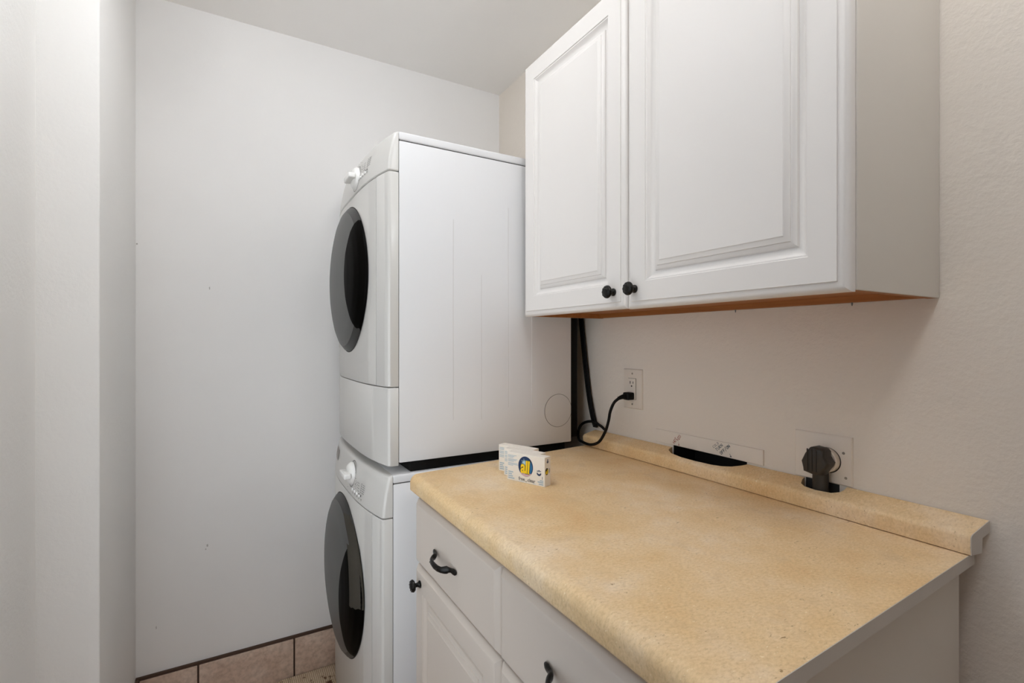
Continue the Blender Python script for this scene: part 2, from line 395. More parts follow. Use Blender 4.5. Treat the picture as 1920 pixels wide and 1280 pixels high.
# ---- base cabinet
BX, BXF = 0.460, 0.440; BY0, BY1 = 0.345, 1.291; BYM = 0.8165
bc = thing('base_cabinet', 'white base cabinet with drawers under the tan counter', 'cabinet', (0.77, 0.82, 0.0))
mk('side_panel', B((BX, 1.077, BY0, BY0+0.016, 0.0, 0.913)), 'cab_side', bc)
mk('side_panel', B((BX, 1.077, BY1-0.016, BY1, 0.0, 0.913)), 'base_white', bc)
mk('face_frame', B((BX+0.0003, BX+0.018, BY0+0.0161, BY1-0.0161, 0.85, 0.912), (BX+0.0003, BX+0.018, BYM-0.02, BYM+0.02, 0.10, 0.85), (BX+0.0003, BX+0.018, BY0+0.0161, BY1-0.0161, 0.676, 0.71), (BX+0.0003, BX+0.018, BY0+0.0161, BY1-0.0161, 0.10, 0.13)), 'base_white', bc)
mk('back_panel', B((1.068, 1.076, BY0+0.0161, BY1-0.0161, 0.0, 0.913)), 'wood', bc)
mk('bottom_panel', B((BX+0.0185, 1.0675, BY0+0.0161, BY1-0.0161, 0.10, 0.116)), 'wood', bc)
mk('toe_kick', B((BX+0.06, BX+0.07, BY0+0.0161, BY1-0.0161, 0.0, 0.099)), 'base_white', bc)
DZ0, DZ1 = 0.6975, 0.8690
w1 = mk('drawer_front', front(BXF, BYM+0.003, BY1-0.001, DZ0, DZ1, OUT2+[(0.02, 0.0)]), 'base_white', bc)
w2 = mk('drawer_front', front(BXF, BY0+0.003, BYM-0.003, DZ0, DZ1, OUT2+[(0.02, 0.0)]), 'base_white', bc)
e1 = mk('door', front(BXF, BYM+0.003, BY1-0.001, 0.108, 0.6915, raised(0.058, OUT2)), 'base_white', bc)
e2 = mk('door', front(BXF, BY0+0.003, BYM-0.003, 0.108, 0.6915, raised(0.058, OUT2)), 'base_white', bc)
pull((BXF, 1.072, 0.7830), w1); pull((BXF, 0.584, 0.7830), w2)
knob((BXF, 1.247, 0.6545), e1, 1.0); knob((BXF, 0.39, 0.6545), e2, 1.0)

# ---- counter top with backsplash
ct = thing('countertop', 'tan speckled laminate counter with rolled front edge', 'countertop', (0.76, 0.82, 0.8905))
CX, CB = 0.4265, 1.105
def yfar(x): return min(1.290 + (x-0.4373)*0.118, 1.3565)
def ynear(x): return 0.3065 + (x-0.41)*0.0385
def arc(cx, cz, r, a0, a1, n):
    return [(cx+r*math.cos(math.radians(a0+(a1-a0)*i/n)), cz+r*math.sin(math.radians(a0+(a1-a0)*i/n))) for i in range(n+1)]
sec = [(CB, 0.935), (0.47, 0.935)] + arc(CX+0.021, 0.914, 0.021, 90, 180, 8) + arc(CX+0.0075, 0.898, 0.0075, 180, 270, 5) + [(CX+0.030, 0.8905), (CX+0.030, 0.915), (CB, 0.915)]
bm = bmesh.new(); rings(bm, [[(x, ynear(x)+0.001, z) for x, z in sec], [(x, yfar(x), z) for x, z in sec]])
mk('slab', bm, 'laminate', ct, smooth=40)
bm = bmesh.new(); rings(bm, [[(x, ynear(x), z) for x, z in sec], [(x, ynear(x)+0.0009, z) for x, z in sec]])
o = mk('end_cap', bm, 'white_core', ct, smooth=0); o['label'] = 'pale cut end of the counter slab'
def lerp_tab(t, y):
    for (a, b), (c, d) in zip(t, t[1:]):
        if a <= y <= c: return b + (d-b)*(y-a)/(c-a)
    return None
WX = XR-0.0025
S2 = [(0.5440, WX), (0.5442, 1.116), (0.547, 1.106), (0.560, 1.0965), (0.590, 1.0935), (0.615, 1.0965), (0.6265, 1.104), (0.632, 1.118), (0.6322, WX)]
S1 = [(0.7740, WX), (0.7742, 1.1255), (0.783, 1.116), (0.800, 1.103), (0.822, 1.0945), (0.850, 1.0900), (0.900, 1.0880), (0.950, 1.0895), (0.990, 1.096), (1.010, 1.108), (1.0148, 1.118), (1.0150, WX)]
stations = sorted({0.330, 1.362, *[a for a, _ in S1], *[a for a, _ in S2], *[0.33+0.06*i for i in range(1, 18)]})
stations = [a for a in stations if 0.33 <= a <= 1.362]
def splash_sec(y):
    e = lerp_tab(S1, y) or lerp_tab(S2, y) or WX
    fx = 1.0775 - 0.004*max(0, (y-0.9)/0.45)
    zt = 0.989 - 0.006*max(0, (y-0.6)/0.76)      # cap leans up towards the wall
    pts = [(fx+0.028, 0.9368), (fx, 0.9368), (fx-0.001, 0.944), (fx-0.0015, 0.957)] + arc(fx+0.0095, 0.962, 0.011, 172, 108, 6)
    z0 = pts[-1][1]; x0 = pts[-1][0]
    e = max(e, x0+0.004)
    zz = z0 + (zt-z0)*(e-x0)/(WX-x0)
    pts += [(e, zz), (e, max(zz-0.020, 0.95)), (max(min(fx+0.030, e), x0+0.002), 0.962 if e > fx+0.031 else 0.955)]
    sk = 0.17 if y < 0.3301 else 0.0             # near end cut a little out of square
    return [(a, y-max(0, a-1.077)*sk, b) for a, b in pts]
bm = bmesh.new(); rings(bm, [splash_sec(y) for y in stations])
o = mk('backsplash', bm, 'laminate', ct, smooth=35); o['label'] = 'tan raised ledge with two cut slots against the wall'
cap = splash_sec(0.33)
bm = bmesh.new(); rings(bm, [[(a, b-0.0013, c) for a, b, c in cap], [(a, b-0.0002, c) for a, b, c in cap]])
mk('end_cap', bm, 'white_core', ct, smooth=0)

# ------------------------------------------------------------------ stacked washer and dryer
MY0, MY1 = 1.360, 2.046
def plan(xf, xb, ya, yb, bow=0.030, r=0.010, n=26):
    """plan outline of the bowed front between ya and yb: from near back edge round the front to the far back edge"""
    mid, hw = (MY0+MY1)/2, (MY1-MY0)/2
    fx = lambda y: xf + bow*abs((y-mid)/hw)**3.0
    pts = [(xb, ya)]
    cut0 = r if abs(ya-MY0) < 1e-6 else 0; cut1 = r if abs(yb-MY1) < 1e-6 else 0
    if cut0:
        c = (fx(ya+r)+r, ya+r); pts += [(c[0]+r*math.cos(math.radians(a)), c[1]+r*math.sin(math.radians(a))) for a in (270, 245, 220, 200)]
    for i in range(n+1):
        y = ya+cut0 + (yb-cut1-ya-cut0)*i/n; pts.append((fx(y), y))
    if cut1:
        c = (fx(yb-r)+r, yb-r); pts += [(c[0]+r*math.cos(math.radians(a)), c[1]+r*math.sin(math.radians(a))) for a in (160, 140, 115, 90)]
    pts.append((xb, yb)); return pts
def loft(pl, levels):
    """levels: (z, dx, inset)"""
    ymid = sum(y for _, y in pl)/len(pl); xb = pl[0][0]
    y0, y1 = pl[0][1], pl[-1][1]
    loops = []
    for z, dx, ins in levels:
        lp = []
        for i, (x_, y_) in enumerate(pl):
            back = (i == 0 or i == len(pl)-1)
            yy = y0+ins+(y_-y0)*(y1-y0-2*ins)/(y1-y0)
            lp.append((x_ if back else min(x_+dx+ins, xb-0.001), yy, z))
        loops.append(lp)
    bm = bmesh.new(); rings(bm, loops); return bm
def dome_h(r, R):
    prof = [(0.0, 0.048), (0.10, 0.0435), (0.15, 0.0372), (0.20, 0.0265), (0.221, 0.0185), (0.237, 0.006), (0.240, -0.004)]
    q = r*0.24/R
    for (a, b), (c, d) in zip(prof, prof[1:]):
        if a <= q <= c: return b+(d-b)*(q-a)/(c-a)
    return -0.004
def machine(kind, label, cat, xoff, zs, zp0, zp1, ztop, zlow, zbot, door_c, door_r, lens):
    """zs: cabinet bottom, zp0..zp1 control panel, ztop lid top, zlow: lower panel split (or None), zbot: fascia bottom"""
    t = thing(kind, label, cat, (0.70, 1.70, zbot if kind == 'washing_machine' else zs-0.012))
    xb = 0.4165+xoff; xf = 0.358+xoff
    lid = ztop-0.0235
    mk('cabinet_shell', B((xb+0.0012, 1.0208, MY0+0.0005, MY1-0.0005, zs, lid-0.0015), bev=0.004), 'enamel', t)
    mk('top_lid', B((xb+0.0008, 1.0215, MY0, MY1, lid, ztop), bev=0.0045, seg=3), 'enamel', t)
    mk('panel_gap', B((xb-0.004, 1.016, MY0+0.003, MY1-0.003, zs+0.006, ztop-0.006)), 'groove', t)
    # control panel, leaning back
    hp = zp1-zp0
    lv = [(zp0+0.0012, 0.0, 0.003), (zp0+0.004, 0.0, 0.0005), (zp0+hp*0.3, 0.0035, 0), (zp0+hp*0.6, 0.009, 0), (zp0+hp*0.85, 0.0150, 0), (zp1-0.007, 0.0178, 0.0004), (zp1-0.003, 0.020, 0.002), (zp1, 0.024, 0.006)]
    cp = mk('control_panel', loft(plan(xf, xb, MY0, MY1), lv), 'fascia', t, smooth=40)
    z0 = zlow if zlow else zbot
    g = 0.0012
    def slab(za, zb_, ya, yb, nm, gloss='fascia'):
        return mk(nm, loft(plan(xf, xb, ya, yb), [(za+g, 0, 0.0025), (za+0.004, 0, 0.0003), (zb_-0.004, 0, 0.0003), (zb_-g, 0, 0.0025)]), gloss, t, smooth=40)
    ysm = 1.4335 if kind == 'tumble_dryer' else 1.4225
    slab(z0, zp0, MY0, ysm-0.0014, 'front_trim'); slab(z0, zp0, ysm+0.0014, MY1, 'front_panel')
    if zlow: slab(zbot, zlow, MY0, MY1, 'lower_panel')
    # door
    yc, zc = door_c; R = door_r
    def surf(y): return xf + 0.030*abs((y-(MY0+MY1)/2)/0.343)**3.0
    def dpt(y, z, lift=0.0):
        r = math.hypot(y-yc, z-zc); e = min(1, max(0, (r/R-0.75)/0.25))
        return (xf - dome_h(r, R) - lift + (surf(y)-xf)*e, y, z)
    bm = bmesh.new(); n = 72; rad = [0.02, 0.05, 0.08, 0.11, 0.14, 0.165, 0.185, 0.20, 0.211, 0.221]
    sc = R/0.24
    rings(bm, [[dpt(yc+r*sc*math.cos(2*math.pi*i/n), zc+r*sc*math.sin(2*math.pi*i/n)) for i in range(n)] for r in rad], cap1=False)
    dr = mk('door', bm, 'grey_door', t, smooth=40); dr['label'] = 'round smoky grey bulging door'
    bm = bmesh.new()
    rings(bm, [[dpt(yc+r*sc*math.cos(2*math.pi*i/n), zc+r*sc*math.sin(2*math.pi*i/n)) for i in range(n)] for r in (0.221, 0.226, 0.231, 0.237, 0.2395)], cap0=False, cap1=False)
    mk('door_rim', bm, 'grey_band', dr, smooth=40)
    bm = bmesh.new()
    rings(bm, [[(surf(yc+r*sc*math.cos(2*math.pi*i/n))-0.0006, yc+r*sc*math.cos(2*math.pi*i/n), zc+r*sc*math.sin(2*math.pi*i/n)) for i in range(n)] for r in (0.235, 0.2418)], cap0=False, cap1=False)
    mk('door_gap', bm, 'groove', dr)
    # dark lens-shaped window at the near side of the door
    lz, lh, lmid, lend = lens
    bm = bmesh.new(); rows = []
    for i in range(29):
        s = -1+2*i/28; z = lz+lh*s
        ya = yc-math.sqrt(max(1e-9, (R*0.997)**2-(z-zc)**2)); yb = lmid-(lmid-lend)*s*s
        yb = max(yb, ya+0.0005)
        rows.append([dpt(ya+(yb-ya)*(k/30)**2, z, 0.0014) for k in range(31)])
    rings(bm, rows, close=False, cap0=False, cap1=False)
    o = mk('door_window', bm, 'black_gloss', dr, smooth=40); o['label'] = 'black lens-shaped window of the round door'
    # panel surface for controls
    def pan(y, z, lift=0.0):
        f_ = (z-zp0)/hp
        tab = [(0, 0.0), (0.3, 0.0035), (0.6, 0.009), (0.85, 0.0150), (0.95, 0.0178), (1.01, 0.02)]
        return (surf(y)+(lerp_tab(tab, max(0, min(1, f_))) or 0)-lift, y, z)
    return t, cp, dpt, pan, surf, dr
dry, dcp, ddpt, dpan, dsurf, ddoor = machine('tumble_dryer', 'white front-loading dryer stacked on top of the washer', 'dryer', 0.0, 0.952, 1.7735, 1.8880, 1.8880, 1.166, 0.9435, (1.735, 1.503), 0.243, (1.500, 0.173, 1.607, 1.569))
wsh, wcp, wdpt, wpan, wsurf, wdoor = machine('washing_machine', 'white front-loading washer on the floor beneath the dryer', 'washer', -0.0165, 0.030, 0.8000, 0.9195, 0.9195, None, 0.030, (1.738, 0.514), 0.2600, (0.470, 0.188, 1.605, 1.565))
mk('gap_shade_block', B((0.455, 1.005, MY0+0.016, MY1-0.016, 0.9197, 0.9515), bev=0.003), 'black_matte', dry)  # black block added to fill the gap under the dryer with shade
mk('rear_shade_block', B((1.0216, 1.063, MY0+0.020, MY1-0.02, 0.962, 1.860), bev=0.004), 'black_matte', dry)  # black block added in place of the shaded strip of wall
for nm, tt, z0, z1 in (('foot', wsh, 0.009, 0.031),):
    for fx_, fy_ in ((0.50, 1.43), (0.50, 1.97), (0.95, 1.43), (0.95, 1.97)):
        bm = bmesh.new(); revolve_z(bm, (fx_, fy_, z0), [(0.02, 0), (0.022, 0.006), (0.012, 0.010), (0.012, z1-z0)], 16); mk(nm, bm, 'black_matte', tt)
# pressed lines and round knock-out on the dryer side
for x_, za, zb_ in ((0.583, 1.06, 1.66), (0.677, 1.055, 1.50), (0.7715, 1.085, 1.72), (0.8617, 1.085, 1.70)):
    mk('pressed_line', B((x_-0.0016, x_+0.0016, MY0+0.0002, MY0+0.001, za, zb_), bev=0.00028, seg=1), 'emboss', dry)
bm = bmesh.new(); n = 48
kr = [(0.9655, 1.0625)]
loops = []
for r in (0.0545, 0.0555):
    loops.append([(0.9655+r*math.cos(2*math.pi*i/n), MY0-0.0001, 1.0625+r*math.sin(2*math.pi*i/n)) for i in range(n)])
loops.append([(a, MY0+0.001, c) for a, b, c in loops[1]]); rings(bm, loops, cap0=False, cap1=False)
o = mk('knockout_ring', bm, 'ink', dry); o['label'] = 'faint round knock-out outline low on the side'
# hinges at the far side of the doors
for z_ in (1.655, 1.30):
    mk('hinge', B((0.384, 0.392, MY1-0.004, MY1+0.0015, z_-0.03, z_+0.02), bev=0.001), 'fascia', dry)
# rotary knobs
def dial(pan, yk, zk, parent, r=0.040):
    c = pan(yk, zk)
    bm = bmesh.new(); revolve_x(bm, c, [(r*0.92, -0.002), (r*0.92, 0.004), (r*0.80, 0.011), (r*0.66, 0.016), (r*0.30, 0.017)], 36)
    k = mk('dial', bm, 'white_knob', parent, smooth=40); k['label'] = 'white rotary dial with raised grip'
    bm = bmesh.new(); box(bm, c[0]-0.034, c[0]-0.012, yk-r*0.98, yk+r*0.98, zk-0.0085, zk+0.0085, bev=0.004, seg=3); mk('grip', bm, 'white_knob', k)
    bm = bmesh.new(); box(bm, c[0]-0.011, c[0]-0.0004, yk-r*1.02, yk+r*1.02, zk-r*1.0, zk-r*0.94); 
    rgs = [[(pan(yk+q*math.cos(2*math.pi*i/40), zk+q*math.sin(2*math.pi*i/40))[0]-0.0006, yk+q*math.cos(2*math.pi*i/40), zk+q*math.sin(2*math.pi*i/40)) for i in range(40)] for q in (r*0.99, r*1.03)]
    bm.clear(); rings(bm, rgs, cap0=False, cap1=False); mk('dial_scale', bm, 'ink', k)
dial(dpan, 1.640, 1.823, dcp); dial(wpan, 1.640, 0.868, wcp)
# print on the control panels: dots, short words, icons (flat marks)
def marks(pan, items, parent):
    bm = bmesh.new()
    for y, z, wd, hg, sl in items:
        pts = [(y-wd/2, z-hg/2-sl), (y+wd/2, z-hg/2+sl), (y+wd/2, z+hg/2+sl), (y-wd/2, z+hg/2-sl)]
        f_ = [bm.verts.new(pan(a, b, 0.0012)) for a, b in pts]; bm.faces.new(f_)
    o = mk('printed_markings', bm, 'ink', parent, smooth=0); o['label'] = 'dark printed dots and short text lines'
def layout(z0):
    it = []
    for k in range(5):
        it.append((1.522, z0+0.006*k, 0.0042, 0.0034, 0)); it.append((1.503, z0+0.006*k, 0.018, 0.0011, 0))
    for k in range(4):
        it.append((1.556+0.002*k, z0-0.002+0.0075*k, 0.0030, 0.0024, 0)); it.append((1.545+0.002*k, z0-0.002+0.0075*k, 0.011, 0.0013, 0))
    for k in range(3):
        it.append((1.583, z0+0.002+0.0085*k, 0.0035, 0.0022, 0)); it.append((1.574, z0-0.001+0.0085*k, 0.007, 0.0012, 0))
    for k in range(5): it.append((1.512+0.022*k, z0-0.019, 0.010, 0.0016, 0))
    for k in range(5): it.append((1.512+0.022*k, z0-0.0222, 0.007, 0.0012, 0))
    for a in range(-4, 9):
        th = math.radians(a*26); it.append((1.640+0.052*math.cos(th)*1.05, z0+0.010+0.048*math.sin(th)*0.80, 0.008, 0.0014, 0))
    it += [(1.536, z0-0.009, 0.008, 0.006, 0), (1.518, z0-0.010, 0.007, 0.006, 0)]
    return [i for i in it if i[1] > z0-0.026]
marks(dpan, layout(1.828), dcp); marks(wpan, layout(0.838), wcp)
for pn, zb_, cp_ in ((dpan, 1.8135, dcp), (wpan, 0.8235, wcp)):
    for k in range(4):
        c = pn(1.535+0.026*k, zb_)
        bm = bmesh.new(); revolve_x(bm, c, [(0.0048, -0.001), (0.0048, 0.0018), (0.003, 0.003)], 14); mk('button', bm, 'white_knob', cp_)
# detergent drawer of the washer
bm = bmesh.new(); rows = []
for i in range(9):
    y = 1.895+0.13*i/8; rows.append([wpan(y, z, 0.0012) for z in (0.856, 0.872, 0.892)])
rings(bm, rows, close=False, cap0=False, cap1=False); o = mk('detergent_drawer', bm, 'drawer_grey', wcp); o['label'] = 'grey recessed grip of the detergent drawer'
# strips of tape stuck over the washer door rim
def tape(zt, zb_, ins_t, ins_b, wd, lift, nm='tape_strip'):
    yc, zc = 1.738, 0.514; R = 0.26
    bm = bmesh.new(); rows = []
    for i in range(13):
        f_ = i/12; z = zt+(zb_-zt)*f_
        rim = yc-math.sqrt(max(1e-6, R*R-(z-zc)**2)); y0 = rim+ins_t+(ins_b-ins_t)*f_
        jag = 0.002*((i % 3)-1) if i in (0, 12) else 0
        row = []
        for k in range(7):
            y = y0+wd*k/6; r = math.hypot(y-yc, z-zc)
            x_ = wdpt(y, z, lift)[0] if r < R else min(wsurf(y)-lift, wdpt(rim+0.001, z, lift)[0]+0.004)
            row.append((min(x_, wsurf(y)-lift), y, z+(jag if k % 2 else -jag)))
        rows.append(row)
    rings(bm, rows, close=False, cap0=False, cap1=False)
    o = mk(nm, bm, 'tape', wdoor, smooth=60); o['label'] = 'grey tape strip stuck over the washer door rim'
tape(0.742, 0.655, 0.006, -0.010, 0.034, 0.0022); tape(0.672, 0.503, -0.008, -0.006, 0.046, 0.0036)

# mat under the washer
bm = bmesh.new()
x0, x1, y0, y1, r = 0.150, 0.99, 1.365, 2.062, 0.03
pl = []
for cx_, cy_, a0 in ((x1-r, y1-r, 0), (x0+r, y1-r, 90), (x0+r, y0+r, 180), (x1-r, y0+r, 270)):
    pl += [(cx_+r*math.cos(math.radians(a0+15*k)), cy_+r*math.sin(math.radians(a0+15*k))) for k in range(7)]
rings(bm, [[(a, b, 0.0003) for a, b in pl], [(a, b, 0.006) for a, b in pl], [(x0+(a-x0)*0.99+0.004, y0+(b-y0)*0.99+0.003, 0.0085) for a, b in pl]])
tag(mk('floor_mat', bm, 'rug'), 'tan woven mat with brown pattern lying under the washer', 'mat')

# ------------------------------------------------------------------ wall outlet, plugs and cords
ol = thing('wall_outlet', 'ivory wall outlet with black cord plugged into it', 'outlet', (1.127, 1.1745, 1.079))
def plate(x, y0, y1, z0, z1, th, ed):
    bm = bmesh.new()
    rings(bm, [[(x-h, y0+i, z0+i), (x-h, y1-i, z0+i), (x-h, y1-i, z1-i), (x-h, y0+i, z1-i)] for i, h in ((0, 0), (0, th*0.35), (ed*0.4, th*0.85), (ed, th))]); return bm
OY0, OY1, OZ0, OZ1 = 1.1335, 1.2155, 1.0797, 1.2067
mk('cover_plate', plate(XR-0.0002, OY0, OY1, OZ0, OZ1, 0.0065, 0.006), 'plate', ol)
oc = (OY0+OY1)/2; oz = (OZ0+OZ1)/2
mk('receptacle_gap', B((XR-0.0072, XR-0.0064, oc-0.0172, oc+0.0172, oz-0.0342, oz+0.0342)), 'slot', ol)
rf = mk('receptacle', B((XR-0.0092, XR-0.0066, oc-0.0165, oc+0.0165, oz-0.0335, oz+0.0335), bev=0.0008), 'plate', ol)
for dz in (0.0175, -0.0205):
    for dy, hh in ((0.0064, 0.0085), (-0.0064, 0.0070)):
        mk('slot', B((XR-0.0097, XR-0.0090, oc+dy-0.0011, oc+dy+0.0011, oz+dz-hh/2+0.003, oz+dz+hh/2+0.003)), 'slot', rf)
    bm = bmesh.new(); revolve_x(bm, (XR-0.0090, oc, oz+dz-0.0085), [(0.0026, 0.0), (0.0026, 0.0008)], 12); mk('ground_hole', bm, 'slot', rf)
for dz in (0.049, -0.049):
    bm = bmesh.new(); revolve_x(bm, (XR-0.0066, oc, oz+dz), [(0.0032, 0.0), (0.0028, 0.001), (0.0012, 0.0012)], 14); mk('screw', bm, 'screw', ol)
# washer cord with its plug
pc = thing('power_cord', 'black power cord curving from the wall outlet to the machines', 'cord', (1.08, 1.30, 0.95))
zc_ = oz-0.0215
bm = B((XR-0.036, XR-0.0098, oc-0.0135, oc+0.0135, zc_-0.0125, zc_+0.0110), bev=0.004, seg=3)
pg = mk('plug', bm, 'black_matte', pc)
path = smooth_path([(XR-0.034, oc+0.002, zc_-0.001), (XR-0.046, oc+0.005, zc_-0.003), (XR-0.058, oc+0.009, zc_-0.0075)], 5)
bm = bmesh.new(); nn = len(path); tube(bm, path, [(0.0085-0.0035*i/(nn-1)+0.0007*(i % 2), 0.0085-0.0035*i/(nn-1)+0.0007*(i % 2)) for i in range(nn)], 12); mk('strain_relief', bm, 'black_matte', pg)
cp_ = [(XR-0.056, oc+0.008, zc_-0.0065), (1.062, 1.192, 1.100), (1.056, 1.2025, 1.072), (1.052, 1.206, 1.042), (1.050, 1.2195, 1.006), (1.050, 1.250, 0.968), (1.055, 1.296, 0.9495), (1.057, 1.338, 0.9485), (1.066, 1.376, 0.953), (1.080, 1.398, 0.976), (1.088, 1.385, 1.004), (1.095, 1.345, 1.0175), (1.104, 1.312, 1.0085), (1.1105, 1.292, 0.9955)]
bm = bmesh.new(); tube(bm, smooth_path(cp_, 8), 0.0047, 10); mk('cable', bm, 'black_matte', pc, smooth=60)
# flat dryer lead hanging behind the dryer
dl = thing('dryer_lead', 'flat black ribbed lead hanging down behind the dryer', 'cord', (1.115, 1.36, 0.99))
for k in range(3):
    off = 0.0072*(k-1)
    pts = [(1.117, 1.440-off, 1.50), (1.1175, 1.433-off, 1.40), (1.1175, 1.419-off, 1.30), (1.118, 1.404-off, 1.20), (1.1185, 1.386-off, 1.10), (1.119, 1.366-off, 1.03), (1.120, 1.352-off, 0.994)]
    bm = bmesh.new(); tube(bm, smooth_path(pts, 5), [(0.0046, 0.0046)]*31, 10); mk('conductor', bm, 'black_matte', dl, smooth=60)
# access cover with marker writing
ac = thing('access_cover', 'long thin painted cover board with red and blue marker writing', 'cover', (1.128, 0.905, 0.9935))
mk('board', plate(XR-0.0002, 0.7300, 1.0775, 0.9925, 1.0312, 0.0042, 0.003), 'plate_wall', ac)
GL = {'H': [[(0, 0), (0, 1)], [(.6, 0), (.6, 1)], [(0, .5), (.6, .5)]], 'O': [[(.3, 0), (.05, .2), (0, .5), (.05, .8), (.3, 1), (.55, .8), (.6, .5), (.55, .2), (.3, 0)]],
      'T': [[(0, 1), (.6, 1)], [(.3, 1), (.3, 0)]], '2': [[(0, .8), (.2, 1), (.45, .95), (.5, .7), (0, 0), (.55, 0)]], 'C': [[(.6, .85), (.3, 1), (0, .7), (0, .3), (.3, 0), (.6, .15)]],
      'L': [[(0, 1), (0, 0), (.5, 0)]], 'D': [[(0, 0), (0, 1), (.4, .9), (.6, .5), (.4, .1), (0, 0)]], 'U': [[(0, 1), (.05, .2), (.3, 0), (.55, .2), (.6, 1)]],
      'R': [[(0, 0), (0, 1), (.5, .9), (.5, .6), (0, .5), (.6, 0)]], 'N': [[(0, 0), (0, 1), (.6, 0), (.6, 1)]], 'F': [[(0, 0), (0, 1), (.55, 1)], [(0, .55), (.45, .55)]], '/': [[(0, -.2), (.5, 1.2)]],
      'v': [[(.3, 1.2), (.3, 0)], [(0, .4), (.3, 0), (.6, .4)]]}
def write(txt, y, z, size, ang, mat, wd=0.0009, adv=0.85):
    """hand-drawn strokes on the board; writing direction turned by ang, reading towards -Y"""
    bm = bmesh.new(); ca, sa = math.cos(math.radians(ang)), math.sin(math.radians(ang)); xx = XR-0.0047
    pen = 0.0
    for ch in txt:
        if ch == ' ': pen += 0.6; continue
        for st in GL[ch]:
            pts = [((pen+a)*size, b*size) for a, b in st]
            pts = [(y-(u*ca-v*sa), z+(u*sa+v*ca)) for u, v in pts]
            for (ya, za), (yb, zb_) in zip(pts, pts[1:]):
                d = Vector((yb-ya, zb_-za)); 
                if d.length < 1e-7: continue
                d.normalize(); q = Vector((-d.y, d.x))*wd/2
                r_ = [(xx, ya+q.x-d.x*wd*.3, za+q.y-d.y*wd*.3), (xx, yb+q.x+d.x*wd*.3, zb_+q.y+d.y*wd*.3), (xx, yb-q.x+d.x*wd*.3, zb_-q.y+d.y*wd*.3), (xx, ya-q.x-d.x*wd*.3, za-q.y-d.y*wd*.3)]
                bm.faces.new([bm.verts.new(p) for p in r_])
        pen += adv
    o = mk('marker_writing', bm, mat, ac, smooth=0, fix=False); o['label'] = ('red' if mat == 'red_ink' else 'blue') + ' hand-written marker text'
write('HOT', 1.0035, 0.9975, 0.0085, 56, 'red_ink', 0.0013, 0.75); write('H2O', 0.9895, 1.0080, 0.0085, 56, 'red_ink', 0.0012, 0.72)
write('v', 0.9900, 0.9955, 0.007, 0, 'red_ink', 0.0012)
write('COLD', 0.8700, 1.0100, 0.0062, 42, 'blue_ink', 0.0008, 0.95); write('TURN', 0.8600, 1.0035, 0.0075, 44, 'blue_ink', 0.0012, 0.9)
write('OFF/ON', 0.8470, 0.9970, 0.0075, 44, 'blue_ink', 0.0014, 0.85); write('v', 0.8200, 0.9955, 0.007, 25, 'blue_ink', 0.0012)
# dryer socket and its black plug
ds = thing('dryer_socket', 'square painted wall plate with round dryer socket', 'outlet', (1.128, 0.5935, 0.9920))
mk('cover_plate', plate(XR-0.0002, 0.5335, 0.6535, 0.9900, 1.0945, 0.0045, 0.006), 'plate_wall', ds)
bm = bmesh.new(); revolve_x(bm, (XR-0.004, 0.5820, 1.0385), [(0.0275, -0.0005), (0.0275, 0.0012)], 40); mk('socket_gap', bm, 'slot', ds)
bm = bmesh.new(); revolve_x(bm, (XR-0.004, 0.5825, 1.0392), [(0.0262, 0.0), (0.0262, 0.014), (0.0245, 0.016), (0.01, 0.0162)], 40); mk('round_socket', bm, 'plate', ds)
for (yy, zz) in ((0.5455, 1.0075), (0.5500, 1.0590)):
    bm = bmesh.new(); revolve_x(bm, (XR-0.0046, yy, zz), [(0.003, 0.0), (0.0024, 0.0012), (0.001, 0.0014)], 12); mk('screw', bm, 'screw', ds)
dp = thing('dryer_plug', 'dark brown angled plug pushed into the round dryer socket', 'plug', (1.09, 0.588, 0.955))
hd = [(0.6125, 1.0370), (0.6040, 1.0560), (0.5945, 1.0690), (0.5880, 1.0712), (0.5700, 1.0688), (0.5655, 1.0640), (0.5650, 1.0530), (0.5600, 1.0450), (0.5560, 1.0400), (0.5590, 1.0320), (0.5660, 1.0240), (0.5710, 1.0130), (0.5900, 1.0115), (0.6080, 1.0150), (0.6090, 1.0230)]
def sc_poly(s, x_): 
    cy_ = sum(a for a, _ in hd)/len(hd); cz_ = sum(b for _, b in hd)/len(hd)
    return [(x_, cy_+(a-cy_)*s, cz_+(b-cz_)*s) for a, b in hd]
bm = bmesh.new(); rings(bm, [sc_poly(0.93, 1.1095), sc_poly(1.0, 1.105), sc_poly(1.0, 1.083), sc_poly(0.96, 1.079), sc_poly(0.86, 1.077)])
ph = mk('plug_head', bm, 'plug', dp, smooth=40)
for yy in (0.598, 0.589, 0.580):
    mk('rib', B((1.0755, 1.0785, yy-0.0012, yy+0.0012, 1.018, 1.066), bev=0.0006, seg=1), 'plug', ph)
path = [Vector((1.1105, 0.5885, z_)) for z_ in (1.020, 1.005, 0.990, 0.975, 0.955, 0.930)]
bm = bmesh.new(); tube(bm, path, [(0.0165, 0.0100)]*6, 20, ref=(1, 0, 0.0001)); mk('cord_stub', bm, 'plug', dp, smooth=50)

